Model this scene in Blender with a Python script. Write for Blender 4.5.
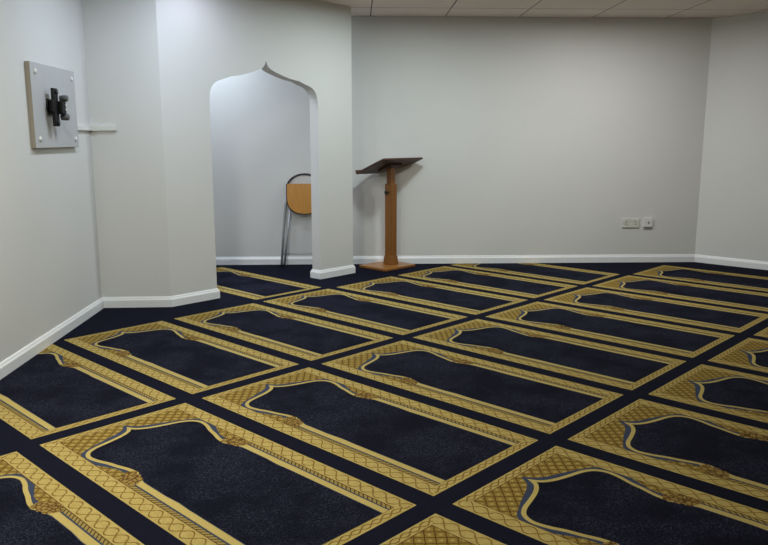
import bpy, bmesh, math, random
from mathutils import Vector, Matrix
random.seed(4)
scene = bpy.context.scene
for o in list(bpy.data.objects): bpy.data.objects.remove(o)
COL = scene.collection
R = math.radians

# ------------------------------------------------------------ camera
cam_d = bpy.data.cameras.new('camera'); cam = bpy.data.objects.new('camera', cam_d); COL.objects.link(cam)
FW = Vector((0.71311, 0.67839, -0.17682)).normalized()
RT = Vector((0.689214, -0.724557, -0.000243)).normalized()
UP = RT.cross(FW).normalized()
cam.matrix_world = Matrix(((RT.x, UP.x, -FW.x, -1.1269), (RT.y, UP.y, -FW.y, -4.8393), (RT.z, UP.z, -FW.z, 1.3), (0, 0, 0, 1)))
cam_d.sensor_width = 36; cam_d.lens = 745.27/768*36; cam_d.clip_start = 0.05
scene.camera = cam

# ------------------------------------------------------------ world, exposure
w = bpy.data.worlds.new('world'); scene.world = w; w.use_nodes = True
w.node_tree.nodes['Background'].inputs[0].default_value = (0.75, 0.82, 0.9, 1)
w.node_tree.nodes['Background'].inputs[1].default_value = 0.02
vs = scene.view_settings
vs.view_transform = 'Standard'; vs.look = 'None'; vs.gamma = 1; vs.exposure = 0.0; vs.use_curve_mapping = False

# ceiling lamps: (x, y, strength, colour)  -- positions on the ceiling, all overhead out of the frame
LAMPS = [  # x, y, watts, colour, spread in degrees
    (2.1, -0.05, 3.36, (0.757, 0.812, 1.0), 180),
    (1.6, -0.5, 14.72, (0.711, 0.849, 1.0), 180),
    (3.6, -0.8, 23.94, (0.858, 0.995, 1.0), 180),
    (5.0, -2.0, 27.61, (1.0, 1.0, 0.973), 180),
    (0, -2.2, 61.01, (1.0, 0.992, 0.861), 180),
    (3.0, 1.5, 12.69, (0.709, 0.844, 1.0), 180),
    (2.6, 0.8, 7.54, (0.854, 0.891, 1.0), 130),
]
CEIL = 2.5

# ------------------------------------------------------------ node helpers
def new_mat(name, col, rough=0.6, metal=0.0, spec=0.5):
    m = bpy.data.materials.new(name); m.use_nodes = True
    b = m.node_tree.nodes['Principled BSDF']
    b.inputs['Base Color'].default_value = (*col, 1); b.inputs['Roughness'].default_value = rough
    b.inputs['Metallic'].default_value = metal; b.inputs['Specular IOR Level'].default_value = spec
    return m
class NT:
    def __init__(s, m): s.t = m.node_tree; s.b = s.t.nodes['Principled BSDF']
    def n(s, kind, **kw):
        x = s.t.nodes.new(kind)
        for k, v in kw.items(): setattr(x, k, v)
        return x
    def l(s, a, b): s.t.links.new(a, b)
    def inp(s, sock, v):
        if isinstance(v, bpy.types.NodeSocket): s.l(v, sock)
        else: sock.default_value = v
    def m(s, op, a, b=0.0, c=0.0):
        x = s.n('ShaderNodeMath', operation=op)
        for i, v in enumerate((a, b, c)): s.inp(x.inputs[i], v)
        return x.outputs[0]
    def uv(s):
        u = s.n('ShaderNodeUVMap', uv_map='uv'); x = s.n('ShaderNodeSeparateXYZ'); s.l(u.outputs[0], x.inputs[0])
        return x.outputs[0], x.outputs[1]
    def noise(s, scale, detail=3, rough=0.5, vec=None, out='Fac', stretch=None):
        if vec is None: vec = s.n('ShaderNodeTexCoord').outputs['Object']
        if stretch:
            mp = s.n('ShaderNodeMapping'); s.l(vec, mp.inputs[0]); mp.inputs['Scale'].default_value = stretch; vec = mp.outputs[0]
        x = s.n('ShaderNodeTexNoise'); s.l(vec, x.inputs['Vector'])
        x.inputs['Scale'].default_value = scale; x.inputs['Detail'].default_value = detail; x.inputs['Roughness'].default_value = rough
        return x.outputs[out]
    def mix(s, f, a, b):
        x = s.n('ShaderNodeMix', data_type='RGBA'); s.inp(x.inputs[0], f)
        for i, v in ((6, a), (7, b)):
            s.inp(x.inputs[i], v if isinstance(v, bpy.types.NodeSocket) else (*v, 1))
        return x.outputs[2]
    def remap(s, v, a, b, c=0.0, d=1.0):
        x = s.n('ShaderNodeMapRange'); s.inp(x.inputs[0], v)
        for i, k in enumerate((a, b, c, d)): x.inputs[i+1].default_value = k
        return x.outputs[0]
    def bump(s, h, strength=0.3, dist=0.002):
        x = s.n('ShaderNodeBump'); s.inp(x.inputs['Height'], h)
        x.inputs['Strength'].default_value = strength; x.inputs['Distance'].default_value = dist
        s.l(x.outputs[0], s.b.inputs['Normal'])
    def base(s, c): s.l(c, s.b.inputs['Base Color'])

# ------------------------------------------------------------ materials
def paint(name, col, amt=0.03):
    m = new_mat(name, col, 0.55, spec=0.3); t = NT(m)
    big = t.noise(1.3, 3); c2 = tuple(x*(1-amt) for x in col)
    t.base(t.mix(t.remap(big, 0.35, 0.65), col, c2))
    t.bump(t.noise(260, 2), 0.12, 0.001)
    return m
M_WALL = paint('wall_paint', (0.70, 0.70, 0.685))
M_SKIRT = new_mat('skirting_gloss', (0.87, 0.88, 0.89), 0.32); NT(M_SKIRT).bump(NT(M_SKIRT).noise(40, 2), 0.04, 0.001)
M_TILE = new_mat('ceiling_tile', (0.66, 0.61, 0.57), 0.9, spec=0.1)
t = NT(M_TILE); t.base(t.mix(t.remap(t.noise(90, 3), 0.4, 0.7), (0.86, 0.765, 0.715), (0.78, 0.69, 0.64))); t.bump(t.noise(300, 3), 0.3, 0.002)
M_TEDGE = new_mat('ceiling_tile_seam_shade', (0.26, 0.23, 0.20), 0.95, spec=0.05)  # tile edges coloured dark: seam shade painted in, not a raw finish
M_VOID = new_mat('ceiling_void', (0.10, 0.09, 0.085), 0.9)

GOLD = (0.47, 0.36, 0.135); GOLDL = (0.60, 0.485, 0.235); BROWN = (0.11, 0.055, 0.016); KHAKI = (0.31, 0.22, 0.075)
NAVY = (0.0052, 0.0058, 0.0135); BLUE = (0.034, 0.044, 0.078)
def pile(m, t, strength=0.5):
    t.b.inputs['Sheen Weight'].default_value = 0.0
    t.b.inputs['Sheen Roughness'].default_value = 0.5
    t.bump(t.noise(420, 2, 0.7), strength, 0.004)
def carpet(name, a, b, scale=230, lo=0.42, hi=0.68, sheen=0.0):
    m = new_mat(name, a, 0.95, spec=0.05); t = NT(m)
    f = t.remap(t.noise(scale, 3, 0.75), lo, hi)
    f2 = t.remap(t.noise(7, 3, 0.6), 0.35, 0.7, 0.45, 1.0)
    t.base(t.mix(t.m('MULTIPLY', f, f2), a, b)); pile(m, t)
    t.b.inputs['Sheen Weight'].default_value = sheen
    return m
M_NAVY = carpet('carpet_navy', NAVY, (0.0105, 0.0115, 0.0235), 150)
M_FIELD = new_mat('carpet_field', NAVY, 0.95, spec=0.05); t = NT(M_FIELD)
fl = t.remap(t.noise(125, 3, 0.8), 0.46, 0.66); fl2 = t.remap(t.noise(48, 3, 0.7), 0.36, 0.66, 0.25, 1.0); fl3 = t.remap(t.noise(3.6, 4, 0.65), 0.40, 0.58, 0.18, 1.0)
t.base(t.mix(t.m('MULTIPLY', t.m('MULTIPLY', fl, fl2), fl3), (0.0045, 0.0050, 0.0115), (0.060, 0.065, 0.110))); pile(M_FIELD, t, 0.8)
M_BLUE = carpet('carpet_blue_edge', BLUE, (0.062, 0.076, 0.115))
M_GOLD = carpet('carpet_light_gold', (0.41, 0.31, 0.10), (0.54, 0.425, 0.155))
M_BROWN = carpet('carpet_brown_line', BROWN, (0.11, 0.055, 0.02))
def wob(t, u, amt=0.003):
    return t.m('ADD', u, t.m('MULTIPLY', t.m('SUBTRACT', t.noise(60, 1), 0.5), amt))
def gold_base(t, a=(0.33, 0.24, 0.07), b=(0.485, 0.375, 0.135)):
    return t.mix(t.m('ADD', t.m('MULTIPLY', t.remap(t.noise(200, 3, 0.7), 0.35, 0.7), 0.6), t.m('MULTIPLY', t.remap(t.noise(28, 3, 0.6), 0.35, 0.65), 0.4)), a, b)
def vine(name, period, amp):
    m = new_mat(name, GOLD, 0.95, spec=0.05); t = NT(m); u, v = t.uv(); u = wob(t, u); v = wob(t, v)
    s = t.m('MULTIPLY', t.m('SINE', t.m('MULTIPLY', u, 2*math.pi/period)), amp)
    d = t.m('MINIMUM', t.m('ABSOLUTE', t.m('SUBTRACT', v, s)), t.m('ABSOLUTE', t.m('ADD', v, s)))
    # little curl inside each oval
    fr = t.m('SUBTRACT', t.m('FRACT', t.m('ADD', t.m('DIVIDE', u, period/2), 0.5)), 0.5)
    curl = t.m('ABSOLUTE', t.m('SUBTRACT', v, t.m('MULTIPLY', fr, -amp*1.6)))
    nearn = t.m('LESS_THAN', t.m('ABSOLUTE', fr), 0.2)
    cm = t.m('MULTIPLY', t.remap(curl, 0.0014, 0.0034, 0.75, 0), nearn)
    k = t.m('MAXIMUM', t.remap(d, 0.0016, 0.0042, 1.0, 0), cm)
    t.base(t.mix(k, gold_base(t), (0.165, 0.088, 0.017))); pile(m, t); return m
M_VINE = vine('carpet_vine_band', 0.135, 0.025)
M_VINE2 = vine('carpet_vine_edge', 0.10, 0.012)
M_LAT = new_mat('carpet_lattice', GOLD, 0.95, spec=0.05); t = NT(M_LAT); u, v = t.uv(); u = wob(t, u, 0.006); v = wob(t, v, 0.006)
P = 0.052
a = t.m('ABSOLUTE', t.m('SUBTRACT', t.m('FRACT', t.m('DIVIDE', t.m('ADD', u, v), P)), 0.5))
b = t.m('ABSOLUTE', t.m('SUBTRACT', t.m('FRACT', t.m('DIVIDE', t.m('SUBTRACT', u, v), P)), 0.5))
k = t.remap(t.m('MINIMUM', a, b), 0.035, 0.10, 1, 0)
sp = t.remap(t.m('MINIMUM', a, b), 0.28, 0.45, 0, 1)
cc = t.mix(sp, t.mix(t.remap(t.noise(160, 3, 0.7), 0.35, 0.7), (0.205, 0.130, 0.026), (0.30, 0.205, 0.050)), (0.42, 0.32, 0.105))
t.base(t.mix(k, cc, (0.095, 0.045, 0.010))); pile(M_LAT, t)
M_ROPE = new_mat('carpet_rope_band', KHAKI, 0.95, spec=0.05); t = NT(M_ROPE); u, v = t.uv()
st = t.m('ABSOLUTE', t.m('SUBTRACT', t.m('FRACT', t.m('DIVIDE', t.m('ADD', u, t.m('MULTIPLY', v, 1.0)), 0.023)), 0.5))
t.base(t.mix(t.remap(st, 0.10, 0.2, 1, 0), t.mix(t.noise(150, 2), (0.24, 0.17, 0.05), (0.33, 0.245, 0.08)), (0.06, 0.03, 0.01))); pile(M_ROPE, t)
M_CAP = new_mat('carpet_capital', BROWN, 0.95, spec=0.05); t = NT(M_CAP)
vo = t.n('ShaderNodeTexVoronoi', feature='DISTANCE_TO_EDGE'); t.l(t.n('ShaderNodeTexCoord').outputs['Object'], vo.inputs['Vector']); vo.inputs['Scale'].default_value = 48
t.base(t.mix(t.remap(vo.outputs[0], 0.04, 0.16), (0.085, 0.042, 0.012), (0.27, 0.175, 0.05))); pile(M_CAP, t)

def wood(name, c1, c2, rough=0.35, stretch=(30, 30, 1.5)):
    m = new_mat(name, c1, rough); t = NT(m)
    n = t.noise(1.4, 4, 0.6, stretch=stretch); t.base(t.mix(t.remap(n, 0.3, 0.7), c1, c2)); t.bump(n, 0.08, 0.001); return m
M_OAK = wood('lectern_wood', (0.27, 0.108, 0.019), (0.19, 0.070, 0.011))
M_OAKB = wood('lectern_base_wood', (0.34, 0.145, 0.032), (0.27, 0.108, 0.022), stretch=(3, 30, 30))
M_DESK = wood('lectern_desk_wood', (0.075, 0.028, 0.010), (0.05, 0.018, 0.007), 0.4, stretch=(2, 25, 25))
M_PLY = wood('chair_plywood', (0.54, 0.245, 0.035), (0.45, 0.19, 0.026), 0.35, stretch=(30, 30, 2))
M_CHROME = new_mat('grey_tube', (0.34, 0.35, 0.36), 0.4, 0.35)
M_BLACK = new_mat('black_plastic', (0.012, 0.012, 0.013), 0.45)
M_BMETAL = new_mat('black_metal', (0.006, 0.006, 0.007), 0.5, 0.0, 0.25)
M_GREYM = new_mat('grey_metal', (0.10, 0.103, 0.107), 0.45, 0.3)
M_BOARD = new_mat('grey_board', (0.50, 0.50, 0.505), 0.5); t = NT(M_BOARD); t.base(t.mix(t.noise(9, 4), (0.50, 0.50, 0.505), (0.455, 0.455, 0.46)))
M_BEDGE = new_mat('board_edge', (0.30, 0.265, 0.22), 0.7)
M_WPL = new_mat('white_plastic', (0.74, 0.74, 0.71), 0.35)
M_WPL2 = new_mat('cream_plastic', (0.66, 0.66, 0.615), 0.4)
M_SLOT = new_mat('dark_slot', (0.03, 0.03, 0.03), 0.6)
def emis(name, col, s):
    m = new_mat(name, (0.8, 0.8, 0.8)); b = m.node_tree.nodes['Principled BSDF']
    b.inputs['Emission Color'].default_value = (*col, 1); b.inputs['Emission Strength'].default_value = s; return m

# ------------------------------------------------------------ mesh helpers
class MB:
    def __init__(s): s.bm = bmesh.new(); s.mats = []; s.uvl = s.bm.loops.layers.uv.new('uv')
    def mi(s, m):
        if m not in s.mats: s.mats.append(m)
        return s.mats.index(m)
    def face(s, pts, m, uvs=None, smooth=False):
        vs_ = [s.bm.verts.new(p) for p in pts]
        f = s.bm.faces.new(vs_); f.material_index = s.mi(m); f.smooth = smooth
        if uvs:
            for l, q in zip(f.loops, uvs): l[s.uvl].uv = q
        return f
    def box(s, lo, hi, m, bevel=0.0, mat=None, seg=2):
        r = bmesh.ops.create_cube(s.bm, size=1.0)
        vv = r['verts']; lo = Vector(lo); hi = Vector(hi)
        for v in vv: v.co = Vector([(lo[i]+hi[i])/2 + v.co[i]*(hi[i]-lo[i]) for i in range(3)])
        fs = {f for v in vv for f in v.link_faces}
        if bevel > 0:
            es = {e for v in vv for e in v.link_edges}
            rr = bmesh.ops.bevel(s.bm, geom=list(es), offset=bevel, segments=seg, affect='EDGES', profile=0.5)
            vv = list({v for f in rr['faces'] for v in f.verts} | {v for v in vv if v.is_valid})
            fs = {f for v in vv for f in v.link_faces}
        for f in fs: f.material_index = s.mi(m)
        if mat is not None:
            for v in vv: v.co = mat @ v.co
        return vv
    def prism(s, poly, z0, z1, m):
        # poly counter-clockwise seen from above
        n = len(poly); b = [s.bm.verts.new((x, y, z0)) for x, y in poly]; t_ = [s.bm.verts.new((x, y, z1)) for x, y in poly]
        k = s.mi(m)
        fs = [s.bm.faces.new(list(reversed(b))), s.bm.faces.new(t_)]
        for i in range(n): fs.append(s.bm.faces.new((b[i], b[(i+1) % n], t_[(i+1) % n], t_[i])))
        for f in fs: f.material_index = k
    def tube(s, pts, rad, m, seg=10, cap=True, closed=False):
        pts = [Vector(p) for p in pts]; n = len(pts); rings = []
        up = None
        for i, p in enumerate(pts):
            a_ = pts[i-1] if (i > 0 or closed) else pts[0]; b_ = pts[(i+1) % n] if (i < n-1 or closed) else pts[-1]
            d = (b_-a_).normalized()
            if up is None: up = Vector((0, 0, 1)) if abs(d.z) < 0.9 else Vector((1, 0, 0))
            x = d.cross(up).normalized(); y = x.cross(d).normalized(); up = y
            rr = rad[i] if isinstance(rad, (list, tuple)) else rad
            rings.append([s.bm.verts.new(p + x*math.cos(2*math.pi*j/seg)*rr + y*math.sin(2*math.pi*j/seg)*rr) for j in range(seg)])
        k = s.mi(m)
        for i in range(n if closed else n-1):
            r0, r1 = rings[i], rings[(i+1) % n]
            for j in range(seg):
                f = s.bm.faces.new((r0[j], r0[(j+1) % seg], r1[(j+1) % seg], r1[j])); f.smooth = True; f.material_index = k
        if cap and not closed:
            for rg in (rings[0], rings[-1]):
                f = s.bm.faces.new(rg); f.material_index = k
    def cyl(s, p0, p1, r, m, seg=20): s.tube([p0, p1], r, m, seg)
    def build(s, name, parent=None, xf=None, fix=True):
        if fix: bmesh.ops.recalc_face_normals(s.bm, faces=s.bm.faces[:])
        if xf is not None: bmesh.ops.transform(s.bm, matrix=xf, verts=s.bm.verts[:])
        me = bpy.data.meshes.new(name); s.bm.to_mesh(me); s.bm.free()
        for m in s.mats: me.materials.append(m)
        o = bpy.data.objects.new(name, me); COL.objects.link(o)
        if parent: o.parent = parent
        return o
def empty(name, loc, rz, label, cat, group=None):
    o = bpy.data.objects.new(name, None); COL.objects.link(o); o.location = loc; o.rotation_euler = (0, 0, rz)
    o.empty_display_size = 0.1; o['label'] = label; o['category'] = cat
    if group: o['group'] = group
    return o
def struct(o, label=None, cat=None):
    o['kind'] = 'structure'
    if label: o['label'] = label
    if cat: o['category'] = cat
    return o

# ------------------------------------------------------------ room plan (skirting foot lines measured, wall face 16 mm behind)
DB = Vector((0.7153, -0.6988))                 # along the back wall, to the right
NB = Vector((-0.6988, -0.7153))                # from the back wall into the room
OFF = 0.016
Bp = Vector((3.236, 1.720)) - NB*OFF
def inter(p, d, q, e):
    den = d.x*e.y - d.y*e.x; t_ = ((q.x-p.x)*e.y - (q.y-p.y)*e.x)/den; return p + d*t_
DL = (Vector((1.467, 0.665)) - Vector((0.271, -0.584))).normalized()
NL = Vector((DL.y, -DL.x))                     # into the room
Lp = Vector((1.467, 0.665)) - NL*(OFF-0.016)
Aang = Vector((1.862, 0.300)); Dang = (Aang - Vector((1.467, 0.665))).normalized()
Nang = Vector((Dang.y, -Dang.x))
if Nang.dot(Vector((-1, -1))) < 0: Nang = -Nang
DP = Vector((2.038, 0.036)).normalized(); NP = Vector((DP.y, -DP.x))     # partition
XR = 6.862 + OFF
YR = -6.6
L = inter(Lp, DL, Aang - Nang*OFF, Dang)
A = inter(Aang - Nang*OFF, Dang, Aang - NP*OFF, DP)
PT = 0.11                                     # partition thickness
def PP(s, d=0.0): return A + DP*s - NP*d      # point on partition: s along, d behind its face
J = 0.430; PL = 1.588; PE = 2.022
BL = inter(Lp, DL, Bp, DB); BR = inter(Bp, DB, Vector((XR, 0)), Vector((0, 1)))
RR = Vector((XR, YR)); W0 = inter(Lp, DL, Vector((-3.4, 0)), Vector((0, 1))); W1 = Vector((-3.4, YR))
TH = 0.12

def wall_box(name, a, b, nrm, ea=0.0, eb=0.0, th=TH, z1=CEIL):
    d = (b-a).normalized(); a = a - d*ea; b = b + d*eb
    mb = MB(); poly = [a, b, b - nrm*th, a - nrm*th]
    ar = sum(poly[i].x*poly[(i+1) % 4].y - poly[(i+1) % 4].x*poly[i].y for i in range(4))
    if ar < 0: poly.reverse()
    mb.prism([(p.x, p.y) for p in poly], -0.02, z1, M_WALL)
    return struct(mb.build(name))
wall_box('wall_left', W0, BL, NL, 0.0, 0.0)
wall_box('wall_back', BL, BR, NB, 0.0, 0.0)
wall_box('wall_right', BR, RR, Vector((-1, 0)), 0.0, 0.0)
wall_box('wall_rear', RR, W1, Vector((0, 1)), TH, 0.0)
wall_box('wall_side', W1, W0, Vector((1, 0)), 0.0, 0.0)
# angled wall between the left wall and the partition
mb = MB(); Nb = -Nang*TH
poly = [L, A, inter(A - NP*(0.10), DP, A + Nb, Dang), L + Nb]
mb.prism([(p.x, p.y) for p in poly], -0.02, CEIL, M_WALL); struct(mb.build('wall_angled'))

# partition with the niche-shaped opening
CX = (J+PL)/2; HW = (PL-J)/2
half = [(HW, 0.0), (HW, 1.56), (HW-0.002, 1.61), (HW-0.007, 1.655), (HW-0.018, 1.69), (HW-0.036, 1.718), (HW-0.062, 1.741), (HW-0.10, 1.758), (HW-0.15, 1.772),
        (0.36, 1.796), (0.27, 1.808), (0.19, 1.828), (0.13, 1.845), (0.085, 1.860), (0.052, 1.875), (0.028, 1.892), (0.012, 1.914), (0.004, 1.932)]
prof = [(CX-a_, z) for a_, z in half] + [(CX, 1.946)] + [(CX+a_, z) for a_, z in reversed(half)]
outline = [(0.0, -0.0)] + [(CX-HW, 0.0)] + prof[1:-1] + [(CX+HW, 0.0), (PE, 0.0), (PE, CEIL), (0.0, CEIL)]
mb = MB(); k = mb.mi(M_WALL)
fr = [mb.bm.verts.new((*PP(s_, 0), z)) for s_, z in outline]; bk = [mb.bm.verts.new((*PP(s_, PT), z)) for s_, z in outline]
mb.bm.faces.new(fr); mb.bm.faces.new(list(reversed(bk)))
for i in range(len(fr)):
    j = (i+1) % len(fr); mb.bm.faces.new((fr[j], fr[i], bk[i], bk[j]))
struct(mb.build('wall_partition'))

# ------------------------------------------------------------ skirting boards
PROF = [(0, 0.0), (0.016, 0.0), (0.016, 0.056), (0.0145, 0.061), (0.0105, 0.067), (0.0085, 0.074), (0.006, 0.080), (0, 0.082)]
def skirt_runs(path, closed, names):
    n = len(path); segs = n if closed else n-1
    def nrm(i):
        d = (path[(i+1) % n]-path[i % n]).normalized(); return Vector((d.y, -d.x))
    def corner(i, off):
        p = path[i % n]
        if not closed and i == 0: return p + nrm(0)*off
        if not closed and i == n-1: return p + nrm(n-2)*off
        a_, b_ = nrm((i-1) % n), nrm(i % n); mdir = (a_+b_).normalized(); return p + mdir*(off/max(0.2, mdir.dot(a_)))
    groups = {}
    for i in range(segs): groups.setdefault(names[i], []).append(i)
    for nm, idx in groups.items():
        mb = MB()
        for i in idx:
            a_ = [(*corner(i, o), z) for o, z in PROF]; b_ = [(*corner(i+1, o), z) for o, z in PROF]
            for q in range(len(PROF)-1):
                mb.face([a_[q], b_[q], b_[q+1], a_[q+1]], M_SKIRT)
            mb.face(list(reversed(a_)), M_SKIRT); mb.face(b_, M_SKIRT)
        bmesh.ops.remove_doubles(mb.bm, verts=mb.bm.verts[:], dist=1e-5)
        struct(mb.build(nm))
K = inter(A - NP*PT, DP, A + Nb, Dang); Mx = inter(Lp, DL, A + Nb, Dang)
skirt_runs([W0, L, A, PP(J), PP(J, PT), K, Mx, BL, BR, RR, W1], False,
           ['baseboard_left', 'baseboard_angled', 'baseboard_partition', 'baseboard_partition', 'baseboard_alcove', 'baseboard_alcove', 'baseboard_alcove',
            'baseboard_back', 'baseboard_right', 'baseboard_rear'])
skirt_runs([PP(PL), PP(PE), PP(PE, PT), PP(PL, PT)], True, ['baseboard_pier']*4)

# ------------------------------------------------------------ ceiling: lay-in tiles on lines parallel to the back wall
mb = MB(); D3 = DB; N3 = NB
c0 = Vector((5.4649, -0.4382)); ph = (c0-Bp).dot(DB)
wt = 0.745; rows = [0.0, 0.497]
while rows[-1] < 9: rows.append(rows[-1]+wt)
g = 0.0022
for ri in range(len(rows)-1):
    for ci in range(-9, 12):
        s0 = ph + ci*wt; s1 = s0+wt; r0, r1 = rows[ri], rows[ri+1]
        def P2(s_, r_, z): v = Bp + DB*s_ + NB*r_; return (v.x, v.y, z)
        def ring(e, z): return [P2(s0+e, r0+e, z), P2(s1-e, r0+e, z), P2(s1-e, r1-e, z), P2(s0+e, r1-e, z)]
        q0 = ring(g+0.003, CEIL); q1 = ring(g, CEIL+0.004); q2 = ring(g, CEIL+0.014)
        mb.face(q0, M_TILE)
        for x, y in ((q0, q1), (q1, q2)):
            for i in range(4): mb.face([x[i], x[(i+1) % 4], y[(i+1) % 4], y[i]], M_TEDGE)
def clip(mb, m_, planes):
    for p, n_ in planes:
        bmesh.ops.bisect_plane(mb.bm, geom=mb.bm.verts[:]+mb.bm.edges[:]+mb.bm.faces[:], plane_co=(p.x, p.y, 0), plane_no=(n_.x, n_.y, 0), clear_outer=True)
PLANES = [(Bp, -NB), (Lp, -NL), (Vector((XR, 0)), Vector((1, 0))), (Vector((0, YR)), Vector((0, -1))), (Vector((-3.4, 0)), Vector((-1, 0)))]
clip(mb, None, PLANES)
bmesh.ops.remove_doubles(mb.bm, verts=mb.bm.verts[:], dist=1e-5)
bmesh.ops.recalc_face_normals(mb.bm, faces=mb.bm.faces[:])
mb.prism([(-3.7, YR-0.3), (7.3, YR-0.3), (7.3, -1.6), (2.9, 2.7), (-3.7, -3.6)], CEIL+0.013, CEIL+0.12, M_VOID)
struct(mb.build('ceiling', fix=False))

# ------------------------------------------------------------ floor: fitted carpet woven with prayer niches
PU, PV, GU, GV = 0.81198, 1.62305, 0.04745, 0.04394
HWM = PU/2 - GU; LEN = PV - 2*GV
def catmull(pts, n=6):
    out = []
    for i in range(len(pts)-1):
        p0 = pts[max(0, i-1)]; p1 = pts[i]; p2 = pts[i+1]; p3 = pts[min(len(pts)-1, i+2)]
        for k_ in range(n):
            t_ = k_/n
            out.append(tuple(0.5*((2*p1[c]) + (-p0[c]+p2[c])*t_ + (2*p0[c]-5*p1[c]+4*p2[c]-p3[c])*t_*t_ + (-p0[c]+3*p1[c]-3*p2[c]+p3[c])*t_**3) for c in (0, 1)))
    out.append(pts[-1]); return out
mid = catmull([(0.0, 0.108), (0.022, 0.140), (0.07, 0.168), (0.14, 0.190), (0.205, 0.208), (0.250, 0.236), (0.270, 0.282), (0.262, 0.340), (0.243, 0.395), (0.230, 0.450), (0.214, 0.505), (0.207, 0.560)])
def offs(curve, d):
    out = []
    for i, p in enumerate(curve):
        a_ = curve[max(0, i-1)]; b_ = curve[min(len(curve)-1, i+1)]
        tx, ty = b_[0]-a_[0], b_[1]-a_[1]; l_ = math.hypot(tx, ty); nx, ny = ty/l_, -tx/l_     # outward: away from the niche field
        dd = d(i/len(curve)) if callable(d) else d
        out.append((max(0.0, p[0]+nx*dd), p[1]+ny*dd))
    # keep a single-valued, monotone silhouette
    res = [out[0]]
    for p in out[1:]:
        if p[1] > res[-1][1]+1e-4: res.append(p)
    return res
cf = offs(mid, -0.009); cg = offs(mid, 0.009)
cb = offs(mid, lambda q: 0.009 + 0.027*(0.35+0.65*abs(math.sin(q*7.0+0.5))))
cf[0] = (0.0, 0.128); cg[0] = (0.0, 0.086); cb[0] = (0.0, 0.058)
cb = [(min(x, 0.2855), y) for x, y in cb]
def niche(mb, ox, oy, zb):
    # local (s, t): s across from the centre, t from the top edge down; world x = ox+s, y = oy-t
    def Q(s_, t_, z): return (ox+s_, oy-t_, z)
    def rect(s0, s1, t0, t1, z, m, uvf=None):
        c = [(s0, t1), (s1, t1), (s1, t0), (s0, t0)]
        mb.face([Q(a_, b_, z) for a_, b_ in c], m, [uvf(a_, b_) for a_, b_ in c] if uvf else c)
    def sil(curve, z, m, tail):
        pts = curve + tail
        for i in range(len(pts)-1):
            (s0, t0), (s1, t1) = pts[i], pts[i+1]
            c = [(-s1, t1), (s1, t1), (s0, t0), (-s0, t0)] if s0 > 1e-6 else [(-s1, t1), (s1, t1), (0.0, t0)]
            mb.face([Q(a_, b_, z) for a_, b_ in c], m, c)
    e = 0.0003; H, LN = HWM, LEN; fi = 0.288; ft = 0.043; fb = LN-0.047
    # outer frame, mitred
    rev = lambda c: list(reversed(c))
    for sg in (-1, 1):
        c = [(sg*H, 0), (sg*fi, ft), (sg*fi, fb), (sg*H, LN)]; cen = (H+fi)/2
        if sg > 0: c = c[::1]
        else: c = c[::-1]
        mb.face([Q(a_, b_, zb+e) for a_, b_ in rev(c)], M_VINE, [(b_, abs(a_)-cen) for a_, b_ in rev(c)])
    c = [(-H, 0), (-fi, ft), (fi, ft), (H, 0)]; mb.face([Q(a_, b_, zb+e) for a_, b_ in c], M_VINE2, [(a_, b_-ft/2) for a_, b_ in c])
    c = [(-fi, fb), (-H, LN), (H, LN), (fi, fb)]; mb.face([Q(a_, b_, zb+e) for a_, b_ in c], M_VINE2, [(a_, b_-(LN+fb)/2) for a_, b_ in c])
    # spandrel lattice, rope bands
    rect(-fi, fi, ft, 0.62, zb+e, M_LAT)
    for sg in (-1, 1):
        a_, b_ = sorted((sg*0.2655, sg*0.2855))
        rect(a_, b_, 0.60, fb, zb+e, M_ROPE, lambda s_, t_, sg=sg: (t_, abs(s_)))
        a_, b_ = sorted((sg*0.2855, sg*0.2895)); rect(a_, b_, ft, fb, zb+2*e, M_BROWN)
    rect(-0.2895, 0.2895, ft-0.002, ft+0.0015, zb+2*e, M_BROWN)
    rect(-fi, fi, fb-0.001, fb+0.0015, zb+2*e, M_BROWN)
    # arch outline: blue edge, light gold band, navy field
    sil(cb, zb+2.4*e, M_BLUE, [(0.2675, 0.60), (0.2675, fb)])
    sil(cg, zb+3.4*e, M_GOLD, [(0.2600, 0.60), (0.2600, fb)])
    sil(cf[-3:], zb+4.0*e, M_BLUE, [(0.2160, 0.60), (0.2300, 0.66), (0.2310, 0.82), (0.2260, 0.90), (0.2290, 0.98), (0.2310, fb)])
    sil(cf, zb+4.4*e, M_FIELD, [(0.2130, 0.60), (0.2270, 0.66), (0.2280, 0.82), (0.2225, 0.90), (0.2260, 0.98), (0.2275, fb)])
    for sg in (-1, 1):
        cp = [(0.198, 0.552), (0.199, 0.538), (0.212, 0.532), (0.228, 0.524), (0.246, 0.530), (0.262, 0.538), (0.276, 0.556), (0.286, 0.585), (0.288, 0.625), (0.274, 0.652), (0.254, 0.650), (0.236, 0.642),
              (0.218, 0.634), (0.212, 0.618), (0.217, 0.604), (0.205, 0.596), (0.207, 0.580), (0.212, 0.570)]
        c = [(sg*a_, b_) for a_, b_ in cp]
        if sg > 0: c = c[::-1]
        mb.face([Q(a_, b_, zb+5.4*e) for a_, b_ in c], M_CAP, c)
mb = MB(); ZB = -0.002
mb.prism([(-3.9, YR-0.4), (7.4, YR-0.4), (7.4, -1.6), (2.9, 2.9), (-3.9, -3.6)], -0.12, ZB, M_NAVY)
base_bm = mb
n2 = MB()
cells = [(-1, 3)] + [(0, j) for j in range(0, 7)] + [(1, j) for j in range(-1, 8)] + [(2, j) for j in range(-3, 8)] + [(3, j) for j in range(-4, 8)]
for k_, j_ in cells:
    niche(n2, (j_+0.5)*PU, -(k_*PV+GV), ZB)
clip(n2, None, PLANES)
for f in n2.bm.faces:
    if f.normal.z < 0: f.normal_flip()
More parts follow.
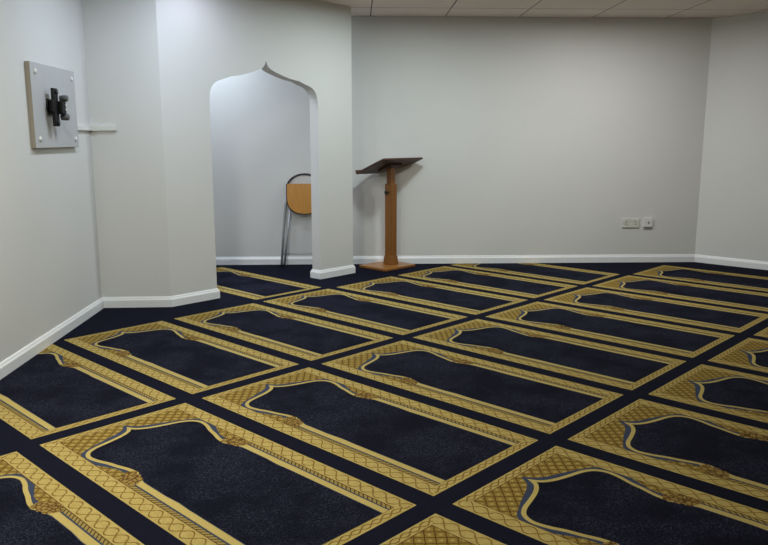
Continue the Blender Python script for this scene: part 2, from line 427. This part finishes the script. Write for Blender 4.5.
# merge the woven pattern into the carpet mesh
me_t = bpy.data.meshes.new('pattern'); n2.bm.to_mesh(me_t)
base_idx = {}
for m_ in n2.mats: base_idx[n2.mats.index(m_)] = mb.mi(m_)
bmesh.ops.recalc_face_normals(mb.bm, faces=mb.bm.faces[:])
nf = len(mb.bm.faces)
mb.bm.from_mesh(me_t); mb.bm.faces.ensure_lookup_table()
for f in mb.bm.faces[nf:]:
    f.material_index = base_idx[f.material_index]
bpy.data.meshes.remove(me_t); n2.bm.free()
mb.bm.normal_update()
for f in mb.bm.faces[nf:]:
    if f.normal.z < 0: f.normal_flip()
struct(mb.build('floor', fix=False), 'dark navy fitted carpet woven with rows of gold arched prayer niches', 'carpet')

# ------------------------------------------------------------ ceiling lamps: round downlights, lamp and trim ring
for x, y, s_, col, spr in LAMPS:
    lt = empty('ceiling_light', (x, y, CEIL), 0, 'round white ceiling downlight above the carpet', 'ceiling light', 'round ceiling downlights')
    mb = MB()
    n_ = 32; prof_ = [(0.150, -0.0005), (0.175, -0.0005), (0.174, -0.008), (0.160, -0.012), (0.150, -0.008)]
    rg = [[mb.bm.verts.new((r_*math.cos(2*math.pi*i/n_), r_*math.sin(2*math.pi*i/n_), z_)) for i in range(n_)] for r_, z_ in prof_]
    mb.mi(M_WPL)
    for a_ in range(5):
        for i in range(n_): mb.bm.faces.new((rg[a_][i], rg[a_][(i+1) % n_], rg[(a_+1) % 5][(i+1) % n_], rg[(a_+1) % 5][i]))
    mb.build('trim_ring', lt)
    ld = bpy.data.lights.new('downlight_lamp', 'AREA'); ld.shape = 'DISK'; ld.size = 0.28; ld.energy = s_; ld.color = col; ld.spread = R(spr)
    lo = bpy.data.objects.new('downlight_lamp', ld); COL.objects.link(lo); lo.parent = lt; lo.location = (0, 0, -0.006)

# ------------------------------------------------------------ lectern
lec = empty('lectern', (4.425, 0.345, 0), 0, 'brown wooden lectern on one square post with a tilted dark reading desk', 'lectern')
mb = MB(); mb.box((-0.262, -0.18, 0.0), (0.178, 0.20, 0.024), M_OAKB, 0.004); mb.build('base', lec)
mb = MB(); mb.box((-0.044, -0.044, 0.0241), (0.044, 0.044, 0.85), M_OAK, 0.005)
o = mb.build('column', lec)
mb = MB(); vv = mb.box((-0.056, -0.056, 0.0245), (0.056, 0.056, 0.115), M_OAK, 0.003)
for v in vv:
    if v.co.z > 0.09: v.co.x *= 0.87; v.co.y *= 0.87
mb.build('plinth', lec)
mb = MB(); mb.box((-0.031, -0.031, 0.80), (0.031, 0.031, 1.03), M_OAK, 0.003); mb.build('inner_post', lec)
mb = MB(); mb.cyl((-0.047, 0, 0.765), (-0.062, 0, 0.765), 0.008, M_BLACK); mb.tube([(-0.060, 0, 0.765), (-0.066, 0, 0.765), (-0.078, 0, 0.765), (-0.083, 0, 0.765)], [0.012, 0.019, 0.019, 0.012], M_BLACK, 16)
mb.build('height_knob', lec)
tilt = math.atan2(0.15, 0.38)
T = Matrix.Translation((-0.006, 0.012, 1.030)) @ Matrix.Rotation(-tilt, 4, 'X')
mb = MB(); mb.box((-0.292, -0.205, -0.009), (0.292, 0.205, 0.009), M_DESK, 0.003, T)
desk = mb.build('reading_desk', lec)
mb = MB(); mb.box((-0.292, 0.193, 0.0095), (0.292, 0.205, 0.034), M_DESK, 0.003, T); mb.build('book_ledge', desk)
mb = MB(); mb.box((-0.09, -0.09, -0.032), (0.09, 0.09, -0.0095), M_DESK, 0.004, T); mb.build('desk_mount', desk)

# ------------------------------------------------------------ folding chair leaning against the back wall
ang = math.atan2(DB.y, DB.x)
cc_ = Vector((3.664, 1.178)) + DB*0.242
ch = empty('folding_chair', (cc_.x, cc_.y, 0), ang, 'folded wooden-seat chair with grey tube legs leaning on the wall inside the arch', 'folding chair')
# local x along the wall, +y towards the wall; lean of the frame
def ln(x, z, d=0.0): return (x, 0.105*z/0.95 + d, z)
def arc(cx_, hw, z0, z1, d, n=14):
    return [ln(cx_-hw*math.cos(math.pi*i/n), z0+(z1-z0)*math.sin(math.pi*i/n), d) for i in range(n+1)]
mb = MB()
hoop = [ln(-0.245, 0.012), ln(-0.225, 0.32), ln(-0.200, 0.60), ln(-0.182, 0.76)] + arc(0, 0.180, 0.80, 0.94, 0) + [ln(0.182, 0.76), ln(0.200, 0.60), ln(0.225, 0.32), ln(0.245, 0.012)]
mb.tube(hoop[:4] , 0.0125, M_CHROME, 10); mb.tube(hoop[-4:], 0.0125, M_CHROME, 10); fr_ = mb.build('front_frame', ch)
mb = MB(); mb.tube(hoop[3:-3], 0.0105, M_BLACK, 10); mb.build('back_hoop', ch)
for sg in (-1, 1):
    mb = MB(); mb.tube([ln(sg*0.213, 0.012, -0.026), ln(sg*0.181, 0.30, -0.026), ln(sg*0.148, 0.59, -0.026)], 0.0115, M_CHROME, 10); lg = mb.build('leg', ch)
    mb = MB(); mb.cyl(ln(sg*0.2145, 0.0, -0.026), ln(sg*0.211, 0.032, -0.026), 0.012, M_BLACK, 12); mb.build('foot', lg)
    mb = MB(); mb.cyl(ln(sg*0.245, 0.0), ln(sg*0.243, 0.032), 0.0125, M_BLACK, 12); mb.build('foot', fr_)
mb = MB(); mb.cyl(ln(-0.24, 0.125), ln(0.24, 0.125), 0.005, M_CHROME, 8); mb.build('crossbar', ch)
# seat panel: flat top edge, rounded bottom
sp_ = [(-0.175, 0.845), (-0.178, 0.72), (-0.170, 0.65), (-0.150, 0.605), (-0.115, 0.570), (-0.065, 0.548), (0.0, 0.540), (0.065, 0.548), (0.115, 0.570), (0.150, 0.605), (0.170, 0.65), (0.178, 0.72), (0.175, 0.845)]
mb = MB(); f0 = [mb.bm.verts.new(ln(x, z, -0.052)) for x, z in sp_]; f1 = [mb.bm.verts.new(ln(x, z, -0.038)) for x, z in sp_]; mb.mi(M_PLY)
mb.bm.faces.new(f0); mb.bm.faces.new(list(reversed(f1)))
for i in range(len(f0)): j = (i+1) % len(f0); mb.bm.faces.new((f0[j], f0[i], f1[i], f1[j]))
seat = mb.build('seat', ch)
mb = MB()
mb.tube([ln(x*1.02, z-(0.004 if z < 0.84 else 0), -0.045) for x, z in sp_], 0.006, M_BMETAL, 8); mb.build('seat_rim', seat)
mb = MB(); f0 = [mb.bm.verts.new(ln(x, z, -0.006)) for x, z in [(-0.165, 0.72), (-0.165, 0.80), (0.165, 0.80), (0.165, 0.72)]]; f1 = [mb.bm.verts.new(ln(x, z, 0.004)) for x, z in [(-0.165, 0.72), (-0.165, 0.80), (0.165, 0.80), (0.165, 0.72)]]; mb.mi(M_PLY)
mb.bm.faces.new(f0); mb.bm.faces.new(list(reversed(f1)))
for i in range(4): j = (i+1) % 4; mb.bm.faces.new((f0[j], f0[i], f1[i], f1[j]))
mb.build('backrest', ch)
for sg in (-1, 1):
    mb = MB(); mb.cyl(ln(sg*0.184, 0.63, -0.050), ln(sg*0.184, 0.63, 0.006), 0.007, M_GREYM, 12); mb.build('hinge', ch)

# ------------------------------------------------------------ grey board on the left wall with the bracket and trunking
angL = math.atan2(DL.y, DL.x)
p0 = Vector((0.728, -0.112)) - NL*0.0
s_of = lambda p: (Vector(p)-Lp).dot(DL)
s0 = s_of((0.728, -0.107)); s1 = s_of((1.272, 0.462)) - 0.054
def onL(s_, z): v = Lp + DL*s_; return (v.x, v.y, z)
cs = (s0+s1)/2; hw_ = (s1-s0)/2
# local frame: x along the wall (away from the camera), -y into the room, z up
BT = 0.030
bd = empty('mounting_board', onL(cs, 1.243), angL, 'light grey rectangular board with white corner caps fixed to the left wall', 'board')
mb = MB(); vv = mb.box((-hw_, -BT, 0.0), (hw_, -0.001, 0.515), M_BOARD, 0.002)
mb.mi(M_BEDGE)
mb.bm.normal_update()
for f in mb.bm.faces:
    if abs(f.normal.y) < 0.5: f.material_index = 1
mb.build('board', bd)
for x in (-hw_+0.07, hw_-0.055):
    for z in (0.055, 0.462):
        mb = MB(); mb.tube([(x, -BT, z), (x, -BT-0.004, z), (x, -BT-0.008, z), (x, -BT-0.010, z)], [0.016, 0.016, 0.012, 0.004], M_WPL, 16); mb.build('screw_cap', bd)
br = empty('wall_bracket', onL(cs-0.125, 1.243+0.254), angL, 'black metal wall bracket with knobs at the centre of the grey board', 'bracket')
Y0 = -BT-0.0005
mb = MB(); mb.tube([(0, Y0, 0), (0, Y0-0.006, 0), (0, Y0-0.010, 0)], [0.045, 0.045, 0.038], M_BMETAL, 24)
mb.box((-0.034, Y0-0.008, -0.052), (0.034, Y0, 0.052), M_BMETAL, 0.003); mb.build('base_plate', br)
mb = MB(); mb.box((-0.020, Y0-0.0300, -0.030), (0.020, Y0-0.0102, 0.030), M_BMETAL, 0.005); mb.tube([(0, Y0-0.022, -0.042), (0, Y0-0.022, 0.042)], 0.011, M_BMETAL, 14); mb.build('swivel_joint', br)
mb = MB(); mb.box((-0.034, Y0-0.052, -0.120), (0.034, Y0-0.0305, 0.118), M_BMETAL, 0.005); mb.box((-0.052, Y0-0.050, -0.030), (0.052, Y0-0.034, 0.040), M_BMETAL, 0.005)
hd = mb.build('head_plate', br)
for z in (0.095, -0.098):
    mb = MB(); mb.tube([(0, Y0-0.0522, z), (0, Y0-0.062, z)], 0.015, M_BLACK, 16); mb.cyl((0, Y0-0.062, z), (0, Y0-0.064, z), 0.007, M_GREYM, 12); mb.build('bolt', hd)
for z in (0.058, -0.060):
    mb = MB(); mb.tube([(0.078, Y0-0.046, z), (0.078, Y0-0.056, z), (0.078, Y0-0.060, z), (0.078, Y0-0.088, z), (0.078, Y0-0.094, z)], [0.019, 0.019, 0.021, 0.021, 0.017], M_GREYM, 18)
    mb.build('knob', br)
mb = MB(); mb.box((0.020, Y0-0.080, -0.044), (0.084, Y0-0.0525, 0.040), M_BMETAL, 0.006); mb.build('clamp', br)
for z in (0.014, -0.014):
    mb = MB(); mb.cyl((0.068, Y0-0.0802, z), (0.068, Y0-0.086, z), 0.0055, M_WPL2, 10); mb.build('clamp_screw', br)

# trunking: runs out of the board's edge, round the corner and on along the angled wall
TZ = 1.378
tk = empty('cable_trunking', onL(s1, TZ), angL, 'short white plastic cable trunking from the grey board round the wall corner', 'cable trunking')
IL = tk.matrix_basis.inverted() if False else (Matrix.Translation(onL(s1, TZ)) @ Matrix.Rotation(angL, 4, 'Z')).inverted()
def seg_box(a, b, nrm, d0, d1, z0, z1, m, bev=0.002):
    d = (b-a); ln_ = d.length; an = math.atan2(d.y, d.x)
    sgn = 1 if Vector((-math.sin(an), math.cos(an))).dot(nrm) > 0 else -1
    mb_ = MB(); lo_, hi_ = sorted((sgn*d0, sgn*d1))
    mb_.box((0, lo_, z0), (ln_, hi_, z1), m, bev, Matrix.Translation((a.x, a.y, 0)) @ Matrix.Rotation(an, 4, 'Z'))
    return mb_
a1 = Lp + DL*(s1+0.002); 
mbx = seg_box(a1, L - DL*0.001, NL, 0.0005, 0.020, TZ-0.019, TZ+0.019, M_WPL); mbx.build('trunking_channel', tk, IL)
mbx = seg_box(L + Dang*0.021, L + Dang*0.196, Nang, 0.0005, 0.020, TZ-0.019, TZ+0.019, M_WPL); c2 = mbx.build('trunking_channel', tk, IL)
mbx = seg_box(L + Dang*0.019, L + Dang*0.060, Nang, 0.0005, 0.0235, TZ-0.0225, TZ+0.0225, M_WPL); mbx.build('corner_cover', tk, IL)
mbx = seg_box(a1, a1 + DL*0.035, NL, 0.0005, 0.0235, TZ-0.0, TZ+0.024, M_WPL2); mbx.build('end_clip', tk, IL)

# ------------------------------------------------------------ sockets on the back wall
angB = math.atan2(DB.y, DB.x)
def onB(p, z): s_ = (Vector(p)-Bp).dot(DB); v = Bp + DB*s_; return (v.x, v.y, z)
so = empty('wall_socket', onB((6.357, -1.323), 0.421), angB, 'wide white double wall socket low on the back wall, left of the smaller outlet', 'wall socket')
mb = MB(); mb.box((-0.093, -0.012, -0.050), (0.093, -0.0005, 0.050), M_WPL2, 0.004); mb.build('faceplate', so)
for x in (-0.048, 0.048):
    mb = MB(); mb.box((x+0.014 if x > 0 else x-0.030, -0.016, 0.012), (x+0.030 if x > 0 else x-0.014, -0.0122, 0.034), M_WPL, 0.001); mb.build('rocker_switch', so)
    mb = MB()
    mb.box((x-0.004, -0.0128, 0.006), (x+0.004, -0.0121, 0.020), M_SLOT)
    mb.box((x-0.015, -0.0128, -0.016), (x-0.006, -0.0121, -0.010), M_SLOT); mb.box((x+0.006, -0.0128, -0.016), (x+0.015, -0.0121, -0.010), M_SLOT)
    mb.build('plug_holes', so)
sw = empty('data_outlet', onB((6.485, -1.449), 0.424), angB, 'small square white surface-mounted outlet on the back wall, right of the double socket', 'wall outlet')
mb = MB(); mb.box((-0.044, -0.018, -0.042), (0.044, -0.0005, 0.046), M_WPL, 0.003); mb.build('back_box', sw)
mb = MB(); mb.box((-0.048, -0.027, -0.044), (0.048, -0.0185, 0.050), M_WPL, 0.003); mb.build('faceplate', sw)
mb = MB(); mb.box((-0.004, -0.0285, -0.008), (0.012, -0.0272, 0.010), M_GREYM); mb.build('port', sw)
